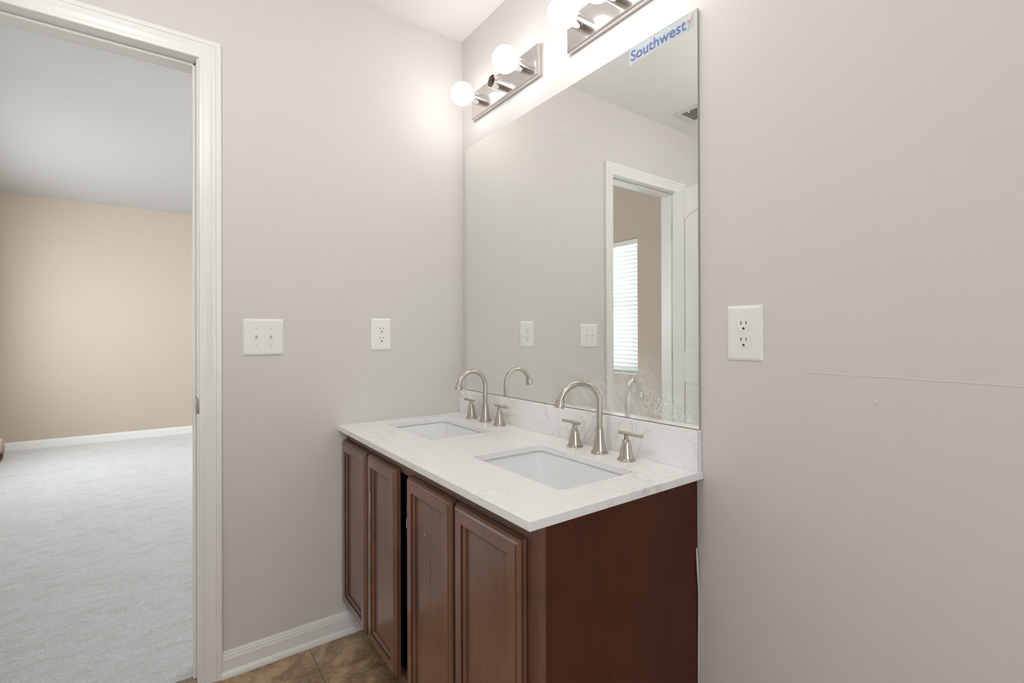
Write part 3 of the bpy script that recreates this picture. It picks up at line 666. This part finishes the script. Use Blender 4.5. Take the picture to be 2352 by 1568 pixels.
# ------------------------------------------------------------------ vanity lights
def light_bar(x0, lit, label, bulbs_visible=(1, 1, 1)):
    WB, Z0, Z1, D = 0.4575, 2.1020, 2.2150, 0.022
    o = empty('vanity_light', (0, 0, 0), label, 'wall light', 'bar lights above the mirror')
    bm = bmesh.new(); e = 0.006
    prof = [(0, 0), (0, -D + e), (e * 0.3, -D + e * 0.3), (e, -D)]
    rows = []
    for ins, y in prof: rows.append([bm.verts.new(v) for v in ((ins, y, Z0 + ins), (WB - ins, y, Z0 + ins), (WB - ins, y, Z1 - ins), (ins, y, Z1 - ins))])
    for a, b in zip(rows, rows[1:]):
        for i in range(4): bm.faces.new((a[i], a[(i + 1) % 4], b[(i + 1) % 4], b[i]))
    bm.faces.new(rows[-1]); bm.faces.new(rows[0])
    obj('back_plate', bm, M['barmetal'], o)
    for k in range(3):
        cx, cz = WB / 2 + (k - 1) * 0.1525, 2.1590; bm = bmesh.new()
        # holder: plain cup with a joint line and an open mouth
        lathe(bm, [(0.0240, -D + 0.0005), (0.0240, -D - 0.020), (0.0236, -D - 0.0203), (0.0236, -D - 0.0213), (0.0243, -D - 0.0215), (0.0243, -D - 0.046), (0.0232, -D - 0.0465),
                   (0.0228, -D - 0.044), (0.0225, -D - 0.012), (0.0010, -D - 0.012)], 40, 'Y', (cx, 0, cz))
        sk = obj('socket', bm, M['chrome'], o, smooth=True)
        bm = bmesh.new(); lathe(bm, [(0.0205, -D - 0.011), (0.0205, -D - 0.041), (0.0150, -D - 0.041), (0.0150, -D - 0.016), (0.001, -D - 0.015)], 32, 'Y', (cx, 0, cz))
        obj('socket_liner', bm, M['socket_in'], sk, smooth=True)
        if lit[k]:
            bm = bmesh.new(); cy = -0.1100; pr = [(0.0125, -D - 0.040), (0.0140, -D - 0.046)]
            for i in range(2, 25):
                a = PI * (i / 24); h = cy + BR * math.cos(a); rr_ = BR * math.sin(a)
                if i < 5: continue
                pr.append((max(rr_, 0.0005), h))
            lathe(bm, [(r, h) for r, h in pr], 36, 'Y', (cx, 0, cz))
            bb = obj('bulb', bm, M['bulb'], o, smooth=True); bb['label'] = 'lit round white globe bulb'
    o.location = (x0, 0, 0); return o
light_bar(0.1170, (1, 0, 1), 'chrome bar light nearer the corner, its middle socket empty between two lit globes')
light_bar(0.7290, (1, 1, 1), 'chrome bar light further right, cut off by the top of the picture')

# ------------------------------------------------------------------ outlets, switch
def plate_bm(W, Hh, d=0.006):
    bm = bmesh.new(); rows = []
    for ins, y in ((0, 0), (0, 0.0018), (0.0012, 0.0032), (0.004, 0.0048), (0.0075, d), ):
        rows.append([bm.verts.new((x, -y, z)) for x, z in rrect(-W / 2 + ins, W / 2 - ins, -Hh / 2 + ins, Hh / 2 - ins, 0.0022, 3)])
    for a, b in zip(rows, rows[1:]):
        for i in range(len(a)): j = (i + 1) % len(a); bm.faces.new((a[i], a[j], b[j], b[i]))
    bm.faces.new(rows[-1]); bm.faces.new(rows[0]); return bm
def recept_outline(cz):
    pts = []; r = 0.0172; hh_ = 0.0142; a0 = math.acos(hh_ / r)   # circle cut flat above and below
    n = 14
    for i in range(n + 1): a = -(PI / 2 - a0) + (PI - 2 * a0) * i / n; pts.append((r * math.cos(a), cz + r * math.sin(a)))
    for i in range(n + 1): a = PI - (PI / 2 - a0) + (PI - 2 * a0) * i / n; pts.append((r * math.cos(a), cz + r * math.sin(a)))
    return pts
def outlet(label, W=0.086, Hh=0.130):
    o = empty('wall_outlet', (0, 0, 0), label, 'outlet', 'duplex wall outlets')
    obj('cover_plate', plate_bm(W, Hh), M['plate'], o)
    for cz in (0.0195, -0.0195):
        bm = bmesh.new(); ol = recept_outline(cz)
        prism(bm, ol, [lambda a, b: (a, -0.004, b), lambda a, b: (a, -0.0074, b)])
        rc = obj('receptacle', bm, M['plate'], o, bevel=0.0006)
        bm = bmesh.new(); y0, y1 = -0.0076, -0.0070
        box(bm, -0.0073, -0.0052, y0, y1, cz + 0.0008, cz + 0.0092); box(bm, 0.0052, 0.0071, y0, y1, cz + 0.0015, cz + 0.0087)
        pts = [(-0.0028, cz - 0.0108), (0.0028, cz - 0.0108)] + [(0.0028 * math.cos(PI * i / 8), cz - 0.0082 + 0.0028 * math.sin(PI * i / 8)) for i in range(9)]
        prism(bm, pts, [lambda a, b: (a, y0, b), lambda a, b: (a, y1, b)])
        obj('slots', bm, M['slot'], rc)
    bm = bmesh.new(); lathe(bm, [(0.0033, -0.0055), (0.0033, -0.0066), (0.0026, -0.0071), (0.0005, -0.0072)], 20, 'Y'); obj('screw', bm, M['plate'], o, smooth=True)
    return o
oc = outlet('white duplex outlet on the wall right of the mirror'); oc.location = (1.3222, 0, 1.1655)
oc = outlet('white duplex outlet on the left wall above the far end of the countertop'); oc.location = (0, -0.3855, 1.1685); oc.rotation_euler = (0, 0, R(90))
sw = empty('light_switch', (0, 0, 0), 'white double toggle light switch between the door frame and the far outlet', 'light switch')
obj('cover_plate', plate_bm(0.132, 0.130), M['plate'], sw)
for sx in (-0.023, 0.023):
    bm = bmesh.new(); prism(bm, rrect(sx - 0.0050, sx + 0.0050, -0.012, 0.012, 0.001, 2), [lambda a, b: (a, -0.0055, b), lambda a, b: (a, -0.0070, b)])
    wl = obj('switch_slot', bm, M['plate'], sw, bevel=0.0004)
    bm = bmesh.new()   # lever pointing down and out
    v = [bm.verts.new(c) for c in ((sx - 0.0034, -0.006, 0.0060), (sx + 0.0034, -0.006, 0.0060), (sx + 0.0034, -0.006, -0.0060), (sx - 0.0034, -0.006, -0.0060),
                                   (sx - 0.0027, -0.0185, 0.0105), (sx + 0.0027, -0.0185, 0.0105), (sx + 0.0027, -0.0165, 0.0045), (sx - 0.0027, -0.0165, 0.0045))]
    for q in ((0, 1, 2, 3), (4, 7, 6, 5), (0, 4, 5, 1), (1, 5, 6, 2), (2, 6, 7, 3), (3, 7, 4, 0)): bm.faces.new([v[i] for i in q])
    obj('toggle', bm, M['plate'], sw, bevel=0.0006)
    for sz in (-0.030, 0.030):
        bm = bmesh.new(); lathe(bm, [(0.0033, -0.0055), (0.0033, -0.0066), (0.0026, -0.0071), (0.0005, -0.0072)], 20, 'Y', (sx, 0, sz)); scw = obj('screw', bm, M['plate'], sw, smooth=True)
        obj('screw_slot', B(sx - 0.0005, sx + 0.0005, -0.0075, -0.0068, sz - 0.0027, sz + 0.0027), M['slot'], scw)
sw.location = (0, -0.8210, 1.1590); sw.rotation_euler = (0, 0, R(90))

# ------------------------------------------------------------------ ceiling register (seen in the mirror) and lamps
v_ = empty('ceiling_vent', (0.29, -1.52, H), 'white ceiling air vent with slats, reflected at the top right of the mirror', 'vent')
X0, X1, Y0, Y1 = 0.128, 0.448, -1.625, -1.421; fr = 0.030
bm = bmesh.new()
for a in ((X0, X1, Y0, Y0 + fr), (X0, X1, Y1 - fr, Y1), (X0, X0 + fr, Y0 + fr, Y1 - fr), (X1 - fr, X1, Y0 + fr, Y1 - fr)): box(bm, *a, H - 0.007, H)
box(bm, 0.205, 0.213, Y1 - fr - 0.012, Y1 - fr + 0.004, H - 0.014, H - 0.006)
loc(obj('frame', bm, M['grille'], v_, bevel=0.002), v_)
bm = bmesh.new(); y = Y0 + fr + 0.006
while y < Y1 - fr - 0.004:
    vs = [bm.verts.new(c) for c in ((X0 + fr, y, H - 0.0005), (X1 - fr, y, H - 0.0005), (X1 - fr, y + 0.008, H - 0.008), (X0 + fr, y + 0.008, H - 0.008))]; bm.faces.new(vs); y += 0.0125
sl = loc(obj('slats', bm, M['grille'], v_), v_); so = sl.modifiers.new('thick', 'SOLIDIFY'); so.thickness = 0.001
loc(obj('duct', B(X0 + fr, X1 - fr, Y0 + fr, Y1 - fr, H - 0.0012, H - 0.0002), M['ventdark'], v_), v_)

def globe_lamp(loc_, r, drop, m, label):
    o = empty('ceiling_lamp', loc_, label, 'ceiling lamp'); bm = bmesh.new()
    lathe(bm, [(0.065, 0), (0.065, -0.012), (0.058, -0.020), (0.010, -0.024), (0.010, -drop + r * 0.9), (0.030, -drop + r * 0.93), (0.034, -drop + r * 0.80), (0.001, -drop + r * 0.80)], 40, 'Z'); obj('canopy', bm, M['nickel'], o, smooth=True)
    bm = bmesh.new(); lathe(bm, [(max(0.0005, r * math.sin(PI * i / 24)), -drop + r * math.cos(PI * i / 24)) for i in range(2, 25)], 40, 'Z'); obj('lamp_shade', bm, m, o, smooth=True)
globe_lamp((1.20, -1.30, H), 0.11, 0.30, M['dome'], 'frosted globe ceiling lamp of the bathroom, behind the camera')
globe_lamp((-2.75, 0.10, 3.05), 0.10, 0.28, M['dome_bed'], 'warm globe ceiling lamp of the bedroom, hidden behind the door frame')
